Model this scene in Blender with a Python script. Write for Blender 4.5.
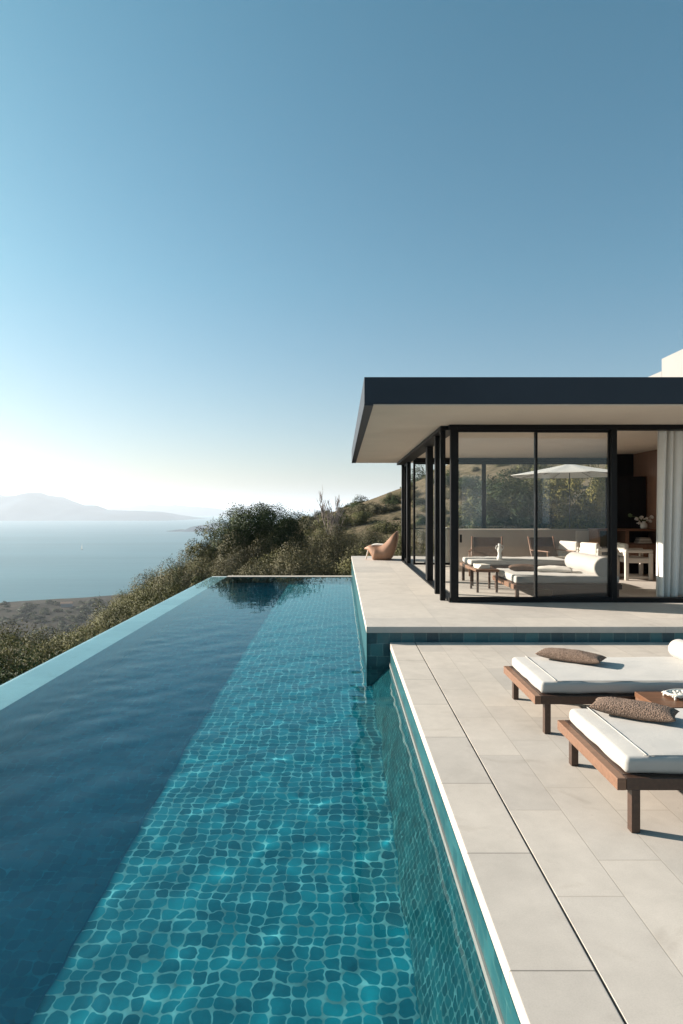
import bpy, bmesh, math, random
import numpy as np
from mathutils import Vector, Matrix, noise as mnoise
R = math.radians
rnd = random.Random(7)
for _o in list(bpy.data.objects): bpy.data.objects.remove(_o)
sc = bpy.context.scene
col = sc.collection

# ---------------------------------------------------------------- camera
EYE = 1.6; F = 640.0; YH = 509.5; XC = 341.5
cd = bpy.data.cameras.new('camera'); cam = bpy.data.objects.new('camera', cd); col.objects.link(cam)
cam.location = (0, 0, EYE); cam.rotation_euler = (R(90), 0, 0)
cd.sensor_fit = 'VERTICAL'; cd.sensor_height = 36; cd.lens = F/1024*36
cd.shift_y = -(512-YH)/1024
cd.clip_start = 0.05; cd.clip_end = 200000
sc.camera = cam
# ---------------------------------------------------------------- world, sun, exposure
SUN_EL, SUN_AZ = 20.0, 20.0            # az: degrees from -X towards +Y
sd = Vector((-math.cos(R(SUN_AZ))*math.cos(R(SUN_EL)), math.sin(R(SUN_AZ))*math.cos(R(SUN_EL)), math.sin(R(SUN_EL))))
w = bpy.data.worlds.new("World"); sc.world = w; w.use_nodes = True
nt = w.node_tree; nt.nodes.clear()
out = nt.nodes.new('ShaderNodeOutputWorld'); bg = nt.nodes.new('ShaderNodeBackground'); sky = nt.nodes.new('ShaderNodeTexSky')
sky.sky_type = 'NISHITA'; sky.sun_disc = False; sky.sun_elevation = R(SUN_EL); sky.sun_rotation = math.atan2(sd.x, sd.y)
sky.altitude = 100; sky.air_density = 1.0; sky.dust_density = 1.3; sky.ozone_density = 1.6
bg.inputs['Strength'].default_value = 0.056
tint = nt.nodes.new('ShaderNodeMix'); tint.data_type = 'RGBA'; tint.blend_type = 'MULTIPLY'; tint.inputs[0].default_value = 1; 
geo = nt.nodes.new('ShaderNodeTexCoord'); sxyz = nt.nodes.new('ShaderNodeSeparateXYZ'); cr = nt.nodes.new('ShaderNodeValToRGB')
nt.links.new(geo.outputs['Generated'], sxyz.inputs[0]); nt.links.new(sxyz.outputs[2], cr.inputs[0]); nt.links.new(cr.outputs[0], tint.inputs[7])
el = cr.color_ramp.elements; el[0].position = 0.0; el[0].color = (.955, .885, .99, 1); el[1].position = .62; el[1].color = (.60, 1.14, 1.07, 1)
e3_ = el.new(.16); e3_.color = (.84, .99, .99, 1); e4_ = el.new(.33); e4_.color = (.70, 1.09, 1.05, 1)
nt.links.new(sky.outputs[0], tint.inputs[6]); nt.links.new(tint.outputs[2], bg.inputs[0]); nt.links.new(bg.outputs[0], out.inputs[0])
sl = bpy.data.lights.new('sun', 'SUN'); so = bpy.data.objects.new('sun', sl); col.objects.link(so)
so.rotation_euler = sd.to_track_quat('Z', 'Y').to_euler(); so.location = sd*60
sl.energy = 5.0; sl.angle = R(0.53); sl.color = (1.0, 0.89, 0.775)
try:
    sl.cycles.is_caustics_light = True
    sl.cycles.use_multiple_importance_sampling = False
except Exception as e: print(e)
vs = sc.view_settings; sc.display_settings.display_device = 'sRGB'
vs.view_transform = 'Standard'; vs.look = 'None'; vs.gamma = 1; vs.exposure = 1.3
cy = sc.cycles
cy.max_bounces = 12; cy.diffuse_bounces = 4; cy.glossy_bounces = 4; cy.transmission_bounces = 8
cy.transparent_max_bounces = 32; cy.volume_bounces = 1
cy.caustics_refractive = True; cy.caustics_reflective = False
cy.sample_clamp_indirect = 4; cy.blur_glossy = 0.5
cy.use_denoising = True; cy.use_adaptive_sampling = False
try: cy.denoiser = 'OPENIMAGEDENOISE'
except Exception: pass

# ---------------------------------------------------------------- helpers
def tag(o, label=None, cat=None, group=None, kind=None):
    if label: o['label'] = label
    if cat: o['category'] = cat
    if group: o['group'] = group
    if kind: o['kind'] = kind
    return o
def empty(name, loc=(0, 0, 0), rz=0, label=None, cat=None, group=None):
    o = bpy.data.objects.new(name, None); col.objects.link(o); o.location = loc; o.rotation_euler.z = rz
    o.empty_display_size = .1
    return tag(o, label, cat, group)
class MB:
    def __init__(s): s.v = []; s.f = []
    def add(s, vs, fs):
        n = len(s.v); s.v += [tuple(p) for p in vs]; s.f += [tuple(i+n for i in f) for f in fs]; return s
    def box(s, x0, x1, y0, y1, z0, z1):
        return s.add([(x0,y0,z0),(x1,y0,z0),(x1,y1,z0),(x0,y1,z0),(x0,y0,z1),(x1,y0,z1),(x1,y1,z1),(x0,y1,z1)],
                     [(0,3,2,1),(4,5,6,7),(0,1,5,4),(1,2,6,5),(2,3,7,6),(3,0,4,7)])
    def obox(s, c, dx, dy, dz, rz=0, rx=0, ry=0):
        M = Matrix.Translation(c) @ Matrix.Rotation(rz, 4, 'Z') @ Matrix.Rotation(ry, 4, 'Y') @ Matrix.Rotation(rx, 4, 'X')
        t = MB().box(-dx/2, dx/2, -dy/2, dy/2, -dz/2, dz/2)
        return s.add([M @ Vector(p) for p in t.v], t.f)
    def tube(s, pts, rad, n=8, caps=True):
        pts = [Vector(p) for p in pts]; m = len(pts)
        if not hasattr(rad, '__len__'): rad = [rad]*m
        base = len(s.v); up = None
        for i, p in enumerate(pts):
            d = (pts[min(i+1, m-1)]-pts[max(i-1, 0)]).normalized()
            if up is None:
                a = Vector((0, 0, 1)) if abs(d.z) < .9 else Vector((1, 0, 0)); up = (a-d*a.dot(d)).normalized()
            else: up = (up-d*up.dot(d)).normalized()
            b = d.cross(up)
            for k in range(n):
                t = 2*math.pi*k/n; q = p+(up*math.cos(t)+b*math.sin(t))*rad[i]; s.v.append(tuple(q))
        for i in range(m-1):
            for k in range(n):
                a = base+i*n+k; b2 = base+i*n+(k+1) % n
                s.f.append((a, b2, b2+n, a+n))
        if caps:
            s.f.append(tuple(base+k for k in reversed(range(n)))); s.f.append(tuple(base+(m-1)*n+k for k in range(n)))
        return s
    def lathe(s, prof, n=24, c=(0, 0, 0)):
        base = len(s.v); m = len(prof)
        for r, z in prof:
            for k in range(n):
                t = 2*math.pi*k/n; s.v.append((c[0]+r*math.cos(t), c[1]+r*math.sin(t), c[2]+z))
        for i in range(m-1):
            for k in range(n):
                a = base+i*n+k; b = base+i*n+(k+1) % n; s.f.append((a, b, b+n, a+n))
        s.f.append(tuple(base+k for k in reversed(range(n)))); s.f.append(tuple(base+(m-1)*n+k for k in range(n)))
        return s
    def build(s, name, mat, parent=None, smooth=False, bevel=0, seg=2, subsurf=0):
        me = bpy.data.meshes.new(name); me.from_pydata(s.v, [], s.f); me.update()
        o = bpy.data.objects.new(name, me); col.objects.link(o)
        me.materials.append(mat)
        if smooth: me.shade_smooth()
        if bevel:
            b = o.modifiers.new('bevel', 'BEVEL'); b.width = bevel; b.segments = seg; b.limit_method = 'ANGLE'; b.angle_limit = R(40)
        if subsurf:
            m = o.modifiers.new('sub', 'SUBSURF'); m.levels = subsurf; m.render_levels = subsurf
        if parent: o.parent = parent
        return o
def boxo(name, mat, parent, *a, **k): return MB().box(*a).build(name, mat, parent, **k)
def nmesh(name, V, Fq, mat, smooth=True, parent=None):
    """numpy verts (n,3), faces (m,k)"""
    me = bpy.data.meshes.new(name); k = Fq.shape[1]
    me.vertices.add(len(V)); me.vertices.foreach_set('co', V.astype(np.float32).ravel())
    me.loops.add(Fq.size); me.loops.foreach_set('vertex_index', Fq.astype(np.int32).ravel())
    me.polygons.add(len(Fq)); me.polygons.foreach_set('loop_start', np.arange(0, Fq.size, k, dtype=np.int32))
    me.update(calc_edges=True); me.validate()
    if mat: me.materials.append(mat)
    if smooth: me.shade_smooth()
    o = bpy.data.objects.new(name, me); col.objects.link(o)
    if parent: o.parent = parent
    return o
def gridfaces(nx, ny):
    i = np.arange(nx-1)[None, :]+np.arange(ny-1)[:, None]*nx
    i = i.ravel(); return np.stack([i, i+1, i+1+nx, i+nx], 1)

# ---------------------------------------------------------------- materials
class NT:
    def __init__(s, name):
        s.m = bpy.data.materials.new(name); s.m.use_nodes = True; s.t = s.m.node_tree; s.t.nodes.clear()
        s.out = s.n('ShaderNodeOutputMaterial'); s.p = s.n('ShaderNodeBsdfPrincipled'); s.l(s.p.outputs[0], s.out.inputs[0])
    def n(s, typ, **k):
        x = s.t.nodes.new(typ)
        for a, b in k.items(): setattr(x, a, b)
        return x
    def l(s, a, b): s.t.links.new(a, b)
    def i(s, node, **k):
        for a, b in k.items():
            a = a.replace('_', ' ')
            if isinstance(b, bpy.types.NodeSocket): s.l(b, node.inputs[a])
            else: node.inputs[a].default_value = b
    def obj(s, scale=(1, 1, 1), rot=(0, 0, 0), gen='Object'):
        if not hasattr(s, 'tc'): s.tc = s.n('ShaderNodeTexCoord')
        mp = s.n('ShaderNodeMapping'); mp.inputs['Scale'].default_value = scale; mp.inputs['Rotation'].default_value = rot
        s.l(s.tc.outputs[gen], mp.inputs[0]); return mp.outputs[0]
    def noise(s, vec, scale, detail=4, rough=.55, dist=0, out='Fac'):
        n = s.n('ShaderNodeTexNoise'); s.i(n, Scale=scale, Detail=detail, Roughness=rough, Distortion=dist)
        if vec is not None: s.l(vec, n.inputs['Vector'])
        return n.outputs[out]
    def ramp(s, fac, *stops):
        r = s.n('ShaderNodeValToRGB'); e = r.color_ramp.elements
        while len(e) < len(stops): e.new(.5)
        for k, (p, c) in enumerate(stops):
            e[k].position = p; e[k].color = (*c, 1) if len(c) == 3 else c
        s.l(fac, r.inputs[0]); return r.outputs[0]
    def mix(s, fac, a, b, mode='MIX'):
        m = s.n('ShaderNodeMix', data_type='RGBA', blend_type=mode)
        for sk, v in ((m.inputs[0], fac), (m.inputs[6], a), (m.inputs[7], b)):
            if isinstance(v, bpy.types.NodeSocket): s.l(v, sk)
            else: sk.default_value = v if not (isinstance(v, tuple) and len(v) == 3) else (*v, 1)
        return m.outputs[2]
    def math(s, op, a, b=0.0, c=0.0):
        m = s.n('ShaderNodeMath', operation=op)
        for k, v in enumerate((a, b, c)):
            if isinstance(v, bpy.types.NodeSocket): s.l(v, m.inputs[k])
            else: m.inputs[k].default_value = v
        return m.outputs[0]
    def bump(s, h, strength=.3, dist=.01):
        b = s.n('ShaderNodeBump'); s.i(b, Strength=strength, Distance=dist, Height=h); s.l(b.outputs[0], s.p.inputs['Normal']); return b.outputs[0]
def simple(name, c, rough=.6, var=.12, nscale=6, bump=0, bscale=60, metal=0, bdist=.003, spec=.5, stretch=(1, 1, 1)):
    s = NT(name); v = s.obj(stretch)
    n = s.noise(v, nscale, 5)
    a = tuple(x*(1-var) for x in c); b = tuple(min(1, x*(1+var)) for x in c)
    s.l(s.ramp(n, (.3, a), (.7, b)), s.p.inputs['Base Color'])
    s.i(s.p, Roughness=rough, Metallic=metal); s.p.inputs['Specular IOR Level'].default_value = spec
    if bump: s.bump(s.noise(v, bscale, 3), bump, bdist)
    return s.m
def wood(name, c1, c2, rough=.45, axis=1, sc_=14):
    s = NT(name); st = [sc_]*3; st[axis] = sc_*.07
    v = s.obj(tuple(st)); n = s.noise(v, 3.0, 6, .6, .6); n2 = s.noise(v, 14, 3)
    f = s.math('ADD', s.math('MULTIPLY', n, .75), s.math('MULTIPLY', n2, .25))
    s.l(s.ramp(f, (.32, c1), (.68, c2)), s.p.inputs['Base Color']); s.i(s.p, Roughness=rough); s.bump(f, .12, .002); return s.m
M = {}
M['black_metal'] = simple('black_metal', (.004, .0042, .005), .5, .2, 3, spec=.2)
M['fascia'] = simple('fascia_metal', (.022, .03, .042), .55, .12, 1.2, .05, 8, spec=.3)
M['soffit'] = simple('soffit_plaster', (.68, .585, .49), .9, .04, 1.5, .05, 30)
M['white_wall'] = simple('white_render', (.25, .247, .24), .9, .03, 2, .15, 40)
M['beige_wall'] = simple('beige_plaster', (.5, .42, .34), .85, .06, 2, .1, 40)
M['brown_wood'] = wood('brown_wood_panel', (.16, .08, .048), (.25, .13, .08), .5, 2, 6)
M['dark_wood'] = wood('dark_frame_wood', (.032, .017, .011), (.07, .036, .023), .42, 1)  # frame wood; the shade of its camera-facing sides is put into the colour
M['walnut_x'] = wood('walnut_wood', (.09, .04, .02), (.19, .088, .045), .42, 0)
M['teak'] = wood('teak_wood', (.13, .066, .038), (.215, .112, .066), .5, 0)
M['black_panel'] = simple('black_panel', (.012, .011, .012), .8, .1, spec=.1)
M['terracotta'] = simple('terracotta_shell', (.36, .20, .125), .7, .1, 5, .05, 90)
M['ceramic'] = simple('white_ceramic', (.62, .60, .55), .55, .06, 8, .1, 60)
M['paper'] = simple('book_paper', (.7, .66, .58), .8, .1, 20)
M['sling'] = simple('dark_sling_fabric', (.10, .058, .036), .8, .15, 40, .3, 300)
M['petal'] = simple('flower_petal', (.75, .68, .62), .7, .1, 30)
M['stem_green'] = simple('stem_green', (.10, .15, .05), .6, .2, 20)

def fabric(name, c, weave=420, bump=.25, var=.05):
    s = NT(name); v = s.obj()
    n = s.noise(v, 9, 5); wv = s.noise(v, weave, 2)
    s.l(s.ramp(n, (.3, tuple(x*(1-var) for x in c)), (.7, c)), s.p.inputs['Base Color'])
    s.i(s.p, Roughness=.92); s.p.inputs['Sheen Weight'].default_value = .15; s.p.inputs['Specular IOR Level'].default_value = .2
    wr = s.noise(v, 5, 4, .6, .8)
    h = s.math('ADD', s.math('MULTIPLY', wv, .06), s.math('MULTIPLY', wr, 1.0)); s.bump(h, bump, .015); return s.m
M['white_fabric'] = fabric('white_canvas', (.42, .40, .37))
M['cream_fabric'] = fabric('cream_fabric', (.60, .56, .50))
M['curtain'] = fabric('linen_curtain', (.78, .75, .70), 300, .1)
M['grey_fabric'] = fabric('grey_beige_fabric', (.42, .38, .33))
# brown boucle for the pillows
s = NT('brown_boucle'); v = s.obj(); vo = s.n('ShaderNodeTexVoronoi'); s.l(v, vo.inputs['Vector']); s.i(vo, Scale=130.0)
n = s.noise(v, 60, 4, .7)
s.l(s.ramp(s.math('ADD', s.math('MULTIPLY', vo.outputs['Distance'], .6), s.math('MULTIPLY', n, .6)), (.25, (.34, .235, .175)), (.75, (.12, .078, .056))), s.p.inputs['Base Color'])
s.i(s.p, Roughness=1.0); s.bump(s.math('ADD', vo.outputs['Distance'], n), .9, .008); M['boucle'] = s.m

# paving: long slabs running along Y
def paving(name, bw, rh, off, mortar, c, mc, x0=0.0, y0=0.0, freq=2):
    s = NT(name); v = s.obj((1, 1, 1))
    sx = s.n('ShaderNodeSeparateXYZ'); s.l(v, sx.inputs[0])
    cb = s.n('ShaderNodeCombineXYZ'); s.l(s.math('ADD', sx.outputs[1], y0), cb.inputs[0]); s.l(s.math('ADD', sx.outputs[0], x0), cb.inputs[1])
    b = s.n('ShaderNodeTexBrick'); b.offset = off; b.offset_frequency = freq; b.squash = 1
    s.i(b, Scale=1.0, Mortar_Size=mortar, Mortar_Smooth=.3, Bias=0.0, Brick_Width=bw, Row_Height=rh)
    b.inputs['Color1'].default_value = (0, 0, 0, 1); b.inputs['Color2'].default_value = (1, 1, 1, 1); b.inputs['Mortar'].default_value = (.5, .5, .5, 1)
    s.l(cb.outputs[0], b.inputs['Vector'])
    big = s.noise(v, 1.3, 6, .6, .4); mid = s.noise(v, 7, 6, .65, .3); fine = s.noise(v, 160, 3, .6)
    base = s.ramp(s.math('ADD', s.math('MULTIPLY', big, .6), s.math('MULTIPLY', mid, .4)), (.3, tuple(x*.80 for x in c)), (.7, tuple(x*1.08 for x in c)))
    tone = s.ramp(b.outputs['Color'], (0, (.87, .875, .88)), (1, (1.05, 1.04, 1.02)))
    base = s.mix(1.0, base, tone, 'MULTIPLY')
    spk = s.ramp(fine, (.3, (.93, .93, .93)), (.6, (1.02, 1.02, 1.02))); base = s.mix(1.0, base, spk, 'MULTIPLY')
    # small stains
    st = s.noise(v, 3.1, 3, .5, 1.5); stm = s.ramp(st, (.60, (1, 1, 1)), (.74, (.80, .775, .75))); base = s.mix(.55, base, stm, 'MULTIPLY')
    # pits
    vo = s.n('ShaderNodeTexVoronoi'); s.l(v, vo.inputs['Vector']); s.i(vo, Scale=5.0)
    pit = s.ramp(vo.outputs['Distance'], (.0, (.5, .47, .44)), (.035, (1, 1, 1))); base = s.mix(.6, base, pit, 'MULTIPLY')
    s.l(s.mix(b.outputs['Fac'], base, mc), s.p.inputs['Base Color'])
    s.i(s.p, Roughness=.72); s.p.inputs['Specular IOR Level'].default_value = .35
    h = s.math('SUBTRACT', s.math('MULTIPLY', fine, .08), b.outputs['Fac']); h = s.math('ADD', h, s.math('MULTIPLY', mid, .25)); s.bump(h, .35, .004)
    return s.m
STONE = (.54, .487, .43)
M['deck'] = paving('deck_paving', .76, .288, .36, .0026, STONE, (.37, .325, .275), x0=-.883, y0=.12)
M['coping'] = paving('coping_stone', .76, 4.0, 0, .0035, STONE, (.20, .18, .155), x0=1.0, y0=.06)
M['terrace'] = paving('terrace_paving', 1.5, .9, .5, .004, (.555, .512, .462), (.40, .365, .325), x0=-.31, y0=-.1)
M['slab_edge'] = simple('slab_edge_stone', (.46, .41, .35), .8, .05, 3, .2, 60)
M['trim'] = simple('grey_trim', (.17, .18, .17), .6, .1, 8)
M['dark_gap'] = simple('drain_dark', (.03, .026, .022), .8, .1)

# pool mosaic: irregular hand cut teal tiles with pale grout
def mosaic(name, size, dark, light, grout, gw, plane, warp=.2, off=.0, rnd_r=.30):
    """hand cut tiles: rounded squares on a slightly warped grid, pale uneven grout"""
    s = NT(name); v = s.obj((1/size,)*3); sx = s.n('ShaderNodeSeparateXYZ'); s.l(v, sx.inputs[0])
    a, b = {'xy': (0, 1), 'yz': (1, 2), 'xz': (0, 2)}[plane]
    n1 = s.n('ShaderNodeTexNoise'); s.i(n1, Scale=.95, Detail=1.5); s.l(v, n1.inputs['Vector']); n2 = s.n('ShaderNodeTexNoise'); s.i(n2, Scale=.22, Detail=2.0); s.l(v, n2.inputs['Vector'])
    s1 = s.n('ShaderNodeSeparateColor'); s.l(n1.outputs['Color'], s1.inputs[0]); s2 = s.n('ShaderNodeSeparateColor'); s.l(n2.outputs['Color'], s2.inputs[0])
    def wc(k, ax): 
        t = s.math('MULTIPLY_ADD', s1.outputs[k], warp*4, sx.outputs[ax]); return s.math('MULTIPLY_ADD', s2.outputs[k], warp*5.5, t)
    u, w_ = wc(0, a), wc(1, b)
    row = s.math('FLOOR', w_); u = s.math('MULTIPLY_ADD', s.math('MODULO', row, 2.0), off, u); cu = s.math('FLOOR', u)
    fu = s.math('ABSOLUTE', s.math('SUBTRACT', s.math('SUBTRACT', u, cu), .5)); fw = s.math('ABSOLUTE', s.math('SUBTRACT', s.math('SUBTRACT', w_, row), .5))
    h = .5-rnd_r
    mu = s.math('MAXIMUM', s.math('SUBTRACT', fu, h), 0.0); mw = s.math('MAXIMUM', s.math('SUBTRACT', fw, h), 0.0)
    dd = s.math('SQRT', s.math('ADD', s.math('MULTIPLY', mu, mu), s.math('MULTIPLY', mw, mw)))     # 0 .. rnd_r at the tile's edge
    cid = s.n('ShaderNodeCombineXYZ'); s.l(cu, cid.inputs[0]); s.l(row, cid.inputs[1]); wn = s.n('ShaderNodeTexWhiteNoise', noise_dimensions='2D'); s.l(cid.outputs[0], wn.inputs[0])
    n = s.noise(s.obj(), 2.2, 5, .6); fine = s.noise(s.obj(), 30, 4, .6)
    f = s.math('ADD', s.math('MULTIPLY', wn.outputs[0], .5), s.math('ADD', s.math('MULTIPLY', n, .25), s.math('MULTIPLY', fine, .3)))
    tile = s.ramp(f, (.2, dark), (.8, light))
    ed = s.math('ADD', dd, s.math('MULTIPLY', s.math('SUBTRACT', s1.outputs[2], .5), gw*3.0))
    g = s.ramp(ed, (rnd_r-gw*1.4, (0, 0, 0)), (rnd_r-gw*.5, (1, 1, 1)))
    g2 = s.ramp(s.noise(s.obj(), 7, 3, .6), (.35, tuple(x*.5 for x in grout)), (.65, tuple(x*1.15 for x in grout)))
    s.l(s.mix(g, tile, g2), s.p.inputs['Base Color']); s.i(s.p, Roughness=.35); return s.m
TD, TL, GR = (.001, .115, .16), (.005, .25, .31), (.20, .48, .50)  # floor grout kept pale so its lines also paint in caustic light
M['floor_mosaic'] = mosaic('pool_floor_mosaic', .086, TD, TL, GR, .046, 'xy')
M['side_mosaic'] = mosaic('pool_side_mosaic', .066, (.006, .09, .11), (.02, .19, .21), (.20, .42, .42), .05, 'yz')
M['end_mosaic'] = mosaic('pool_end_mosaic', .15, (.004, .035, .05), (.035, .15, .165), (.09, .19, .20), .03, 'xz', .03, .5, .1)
M['shade_mosaic'] = mosaic('shade_floor_mosaic', .078, (.001, .20, .27), (.004, .31, .39), (.02, .37, .45), .04, 'xy')  # muted tile with shade put into its colours, for the added trough
M['shade_side'] = mosaic('shade_side_mosaic', .1, (.002, .14, .22), (.006, .21, .31), (.02, .27, .35), .03, 'yz', .03, .5, .1)  # same shade tint for the trough sides and the weir wall
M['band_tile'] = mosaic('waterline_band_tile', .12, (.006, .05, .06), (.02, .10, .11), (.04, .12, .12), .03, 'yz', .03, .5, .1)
M['weir'] = paving('weir_stone', .9, 3.0, 0, .004, (.50, .575, .59), (.40, .475, .49), x0=8.0)

# water surface (a sheet, refracting) with fine ripples on top of the modelled waves
s = NT('pool_water'); g = s.n('ShaderNodeBsdfGlass'); s.i(g, Color=(.72, .94, .975, 1), Roughness=0.0, IOR=1.333)
s.l(g.outputs[0], s.out.inputs[0]); s.t.nodes.remove(s.p)
v = s.obj((1.6, 5.0, 1)); 
M['water'] = s.m
# sea
s = NT('sea_water'); v = s.obj((.02, .06, 1)); n = s.noise(v, 1.0, 6, .6)
v2 = s.obj((.0012, .006, 1)); big = s.noise(v2, 1.0, 4, .6, .5)
s.l(s.ramp(big, (.35, (.035, .12, .145)), (.65, (.06, .165, .195))), s.p.inputs['Base Color']); s.i(s.p, Roughness=.42, IOR=1.333)
b = s.bump(n, .5, 1.0); M['sea'] = s.m
# glass pane
s = NT('window_glass'); s.t.nodes.remove(s.p)
tr = s.n('ShaderNodeBsdfTransparent'); tr.inputs[0].default_value = (.985, .99, .985, 1)
gl = s.n('ShaderNodeBsdfGlossy'); gl.inputs['Roughness'].default_value = 0.0; fr = s.n('ShaderNodeFresnel'); fr.inputs[0].default_value = 1.52
mx = s.n('ShaderNodeMixShader'); s.l(fr.outputs[0], mx.inputs[0]); s.l(tr.outputs[0], mx.inputs[1]); s.l(gl.outputs[0], mx.inputs[2]); s.l(mx.outputs[0], s.out.inputs[0])
M['glass'] = s.m
# terrain
s = NT('dry_hillside'); v = s.obj(); n1 = s.noise(v, .06, 7, .65, .4); n2 = s.noise(v, .7, 6, .7); n3 = s.noise(v, 6, 4, .7)
f = s.math('ADD', s.math('MULTIPLY', n1, .4), s.math('ADD', s.math('MULTIPLY', n2, .4), s.math('MULTIPLY', n3, .2)))
vt = s.n('ShaderNodeTexVoronoi'); s.l(v, vt.inputs['Vector']); s.i(vt, Scale=1.1); tf = s.ramp(vt.outputs['Distance'], (.18, (.38, .42, .36)), (.42, (1, 1, 1)))
s.l(s.mix(.75, s.ramp(f, (.38, (.04, .042, .022)), (.46, (.105, .085, .052)), (.54, (.165, .13, .086)), (.68, (.225, .18, .125))), tf, 'MULTIPLY'), s.p.inputs['Base Color'])
s.i(s.p, Roughness=1.0); s.p.inputs['Specular IOR Level'].default_value = .05; s.bump(f, 1.0, .5); M['terrain'] = s.m
s = NT('coast_plain'); v = s.obj(); n1 = s.noise(v, .02, 7, .7, .5); n2 = s.noise(v, .15, 5, .7)
s.l(s.ramp(s.math('ADD', s.math('MULTIPLY', n1, .5), s.math('MULTIPLY', n2, .5)), (.42, (.012, .014, .009)), (.55, (.035, .03, .02)), (.68, (.08, .066, .05))), s.p.inputs['Base Color'])
s.i(s.p, Roughness=1.0); s.p.inputs['Specular IOR Level'].default_value = .05; M['plain'] = s.m
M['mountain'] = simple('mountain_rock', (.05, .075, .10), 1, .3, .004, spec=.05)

def leafmat(name, c1, c2, c3):
    s = NT(name); v = s.obj(); n = s.noise(v, 1.6, 4, .6); g = s.n('ShaderNodeNewGeometry')
    f = s.math('ADD', s.math('MULTIPLY', n, .75), s.math('MULTIPLY', g.outputs['Random Per Island'], .25))
    oi = s.n('ShaderNodeObjectInfo'); f = s.math('ADD', f, s.math('MULTIPLY', s.math('SUBTRACT', oi.outputs['Random'], .5), .22))
    s.l(s.ramp(f, (.25, c1), (.5, c2), (.78, c3)), s.p.inputs['Base Color']); s.i(s.p, Roughness=.7); s.p.inputs['Specular IOR Level'].default_value = .2
    tl = s.n('ShaderNodeBsdfTranslucent'); tl.inputs[0].default_value = (*[min(1, x*1.3) for x in c2], 1); mx = s.n('ShaderNodeMixShader'); mx.inputs[0].default_value = .10
    s.l(s.p.outputs[0], mx.inputs[1]); s.l(tl.outputs[0], mx.inputs[2]); s.l(mx.outputs[0], s.out.inputs[0]); return s.m
M['leaf_olive'] = leafmat('olive_leaf', (.034, .038, .012), (.090, .092, .034), (.185, .175, .075))
M['leaf_dark'] = leafmat('dark_green_leaf', (.008, .019, .005), (.020, .037, .010), (.060, .080, .025))
M['leaf_dry'] = leafmat('dry_grey_leaf', (.038, .036, .018), (.085, .08, .042), (.165, .15, .085))
M['leaf_sunny'] = leafmat('yellow_green_leaf', (.07, .07, .016), (.17, .15, .045), (.33, .28, .10))
M['bark'] = simple('bark', (.11, .085, .065), .95, .3, 12, .5, 40, bdist=.02)
M['bare_twig'] = simple('bare_twig', (.24, .20, .18), .95, .2, 12)

# ---------------------------------------------------------------- levels
ZW = EYE-1.883; ZU = EYE-1.414; SOF = EYE+1.289; RT = EYE+1.642
XR = .586; XU = .3115; YC = 7.73; YP = 17.85; XLO = -3.66; XLI = -3.21; ZF = ZW-.87
YB = 9.72; YR = 16.0; YE = 19.46

# ---------------------------------------------------------------- terrain, sea, mountains
def sstep(a, b, x):
    t = np.clip((x-a)/(b-a), 0, 1); return t*t*(3-2*t)
def vnoise(x, y, seed=0):
    r = np.random.RandomState(seed); z = 0
    for k in range(9):
        a = r.uniform(0, 2*np.pi); p = r.uniform(0, 6.28); fq = 1.7**k*.035; am = 1/(1.55**k)
        z = z+am*np.sin((x*np.cos(a)+y*np.sin(a))*fq+p+1.3*np.sin((x*np.sin(a)-y*np.cos(a))*fq*.7+p*2))
    return z
def height(X, Y):
    near = np.interp(X, [-400, -250, -60, -30, -12, -8, -6, -4.2, 14, 30, 60, 120, 400], [-98, -94, -30, -15, -5.4, -3.3, -2.6, -2.3, -2.3, 0, 9, 25, 20])
    far = np.interp(X, [-400, -250, -110, -60, -28, -18, -5.7, 0, 8.2, 16.7, 30, 60, 120, 400], [-98, -95, -50, -30, -13, -7, -.6, 1.4, 4.3, 8.4, 13, 22, 32, 25])
    t = sstep(24, 90, Y); z = near*(1-t)+far*t
    z = z-.3*np.maximum(Y-96, 0)-.12*np.maximum(-Y-25, 0)
    amp = np.clip((np.abs(Y-8)-16)/40, 0, 1); amp = np.maximum(amp, np.clip((np.abs(X-3)-9)/40, 0, 1))
    z = z+vnoise(X, Y)*.35*amp
    shore = 683+(X+279)*.83
    pl = -93.4+.5*vnoise(X*.3, Y*.3, 3)-.055*np.maximum(Y-shore, -40)
    return np.maximum(z, np.where(Y > 120, np.maximum(pl, -110), -110))
def h1(x, y): return float(height(np.array([x]), np.array([y]))[0])
nx, ny = 300, 340
u = np.linspace(-1, 1, nx); xs = np.sinh(u*4.2)/np.sinh(4.2)*520+0
u = np.linspace(0, 1, ny); ys = np.sinh((u*2-.72)*3.6)/np.sinh(1.28*3.6)*1000+25
X, Y = np.meshgrid(xs, ys); Z = height(X, Y)
edge = np.maximum(sstep(420, 515, np.abs(X))*(X > 0), sstep(-60, -100, Y)*0); Z = Z-edge*120
V = np.stack([X.ravel(), Y.ravel(), Z.ravel()], 1)
FQ = gridfaces(nx, ny)
ter = nmesh('hillside', V, FQ, M['terrain']); ter.data.materials.append(M['plain'])
zc = Z.ravel()[FQ].mean(1); ter.data.polygons.foreach_set('material_index', (zc < -80).astype(np.int32)); tag(ter, 'dry scrub hillside falling to a coast plain', None, None, 'structure')
SZ = -95.0
sea = MB().add([(-60000, -8000, SZ), (60000, -8000, SZ), (60000, 60000, SZ), (-60000, 60000, SZ)], [(0, 1, 2, 3)]).build('sea', M['sea']); tag(sea, kind='structure')
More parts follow.
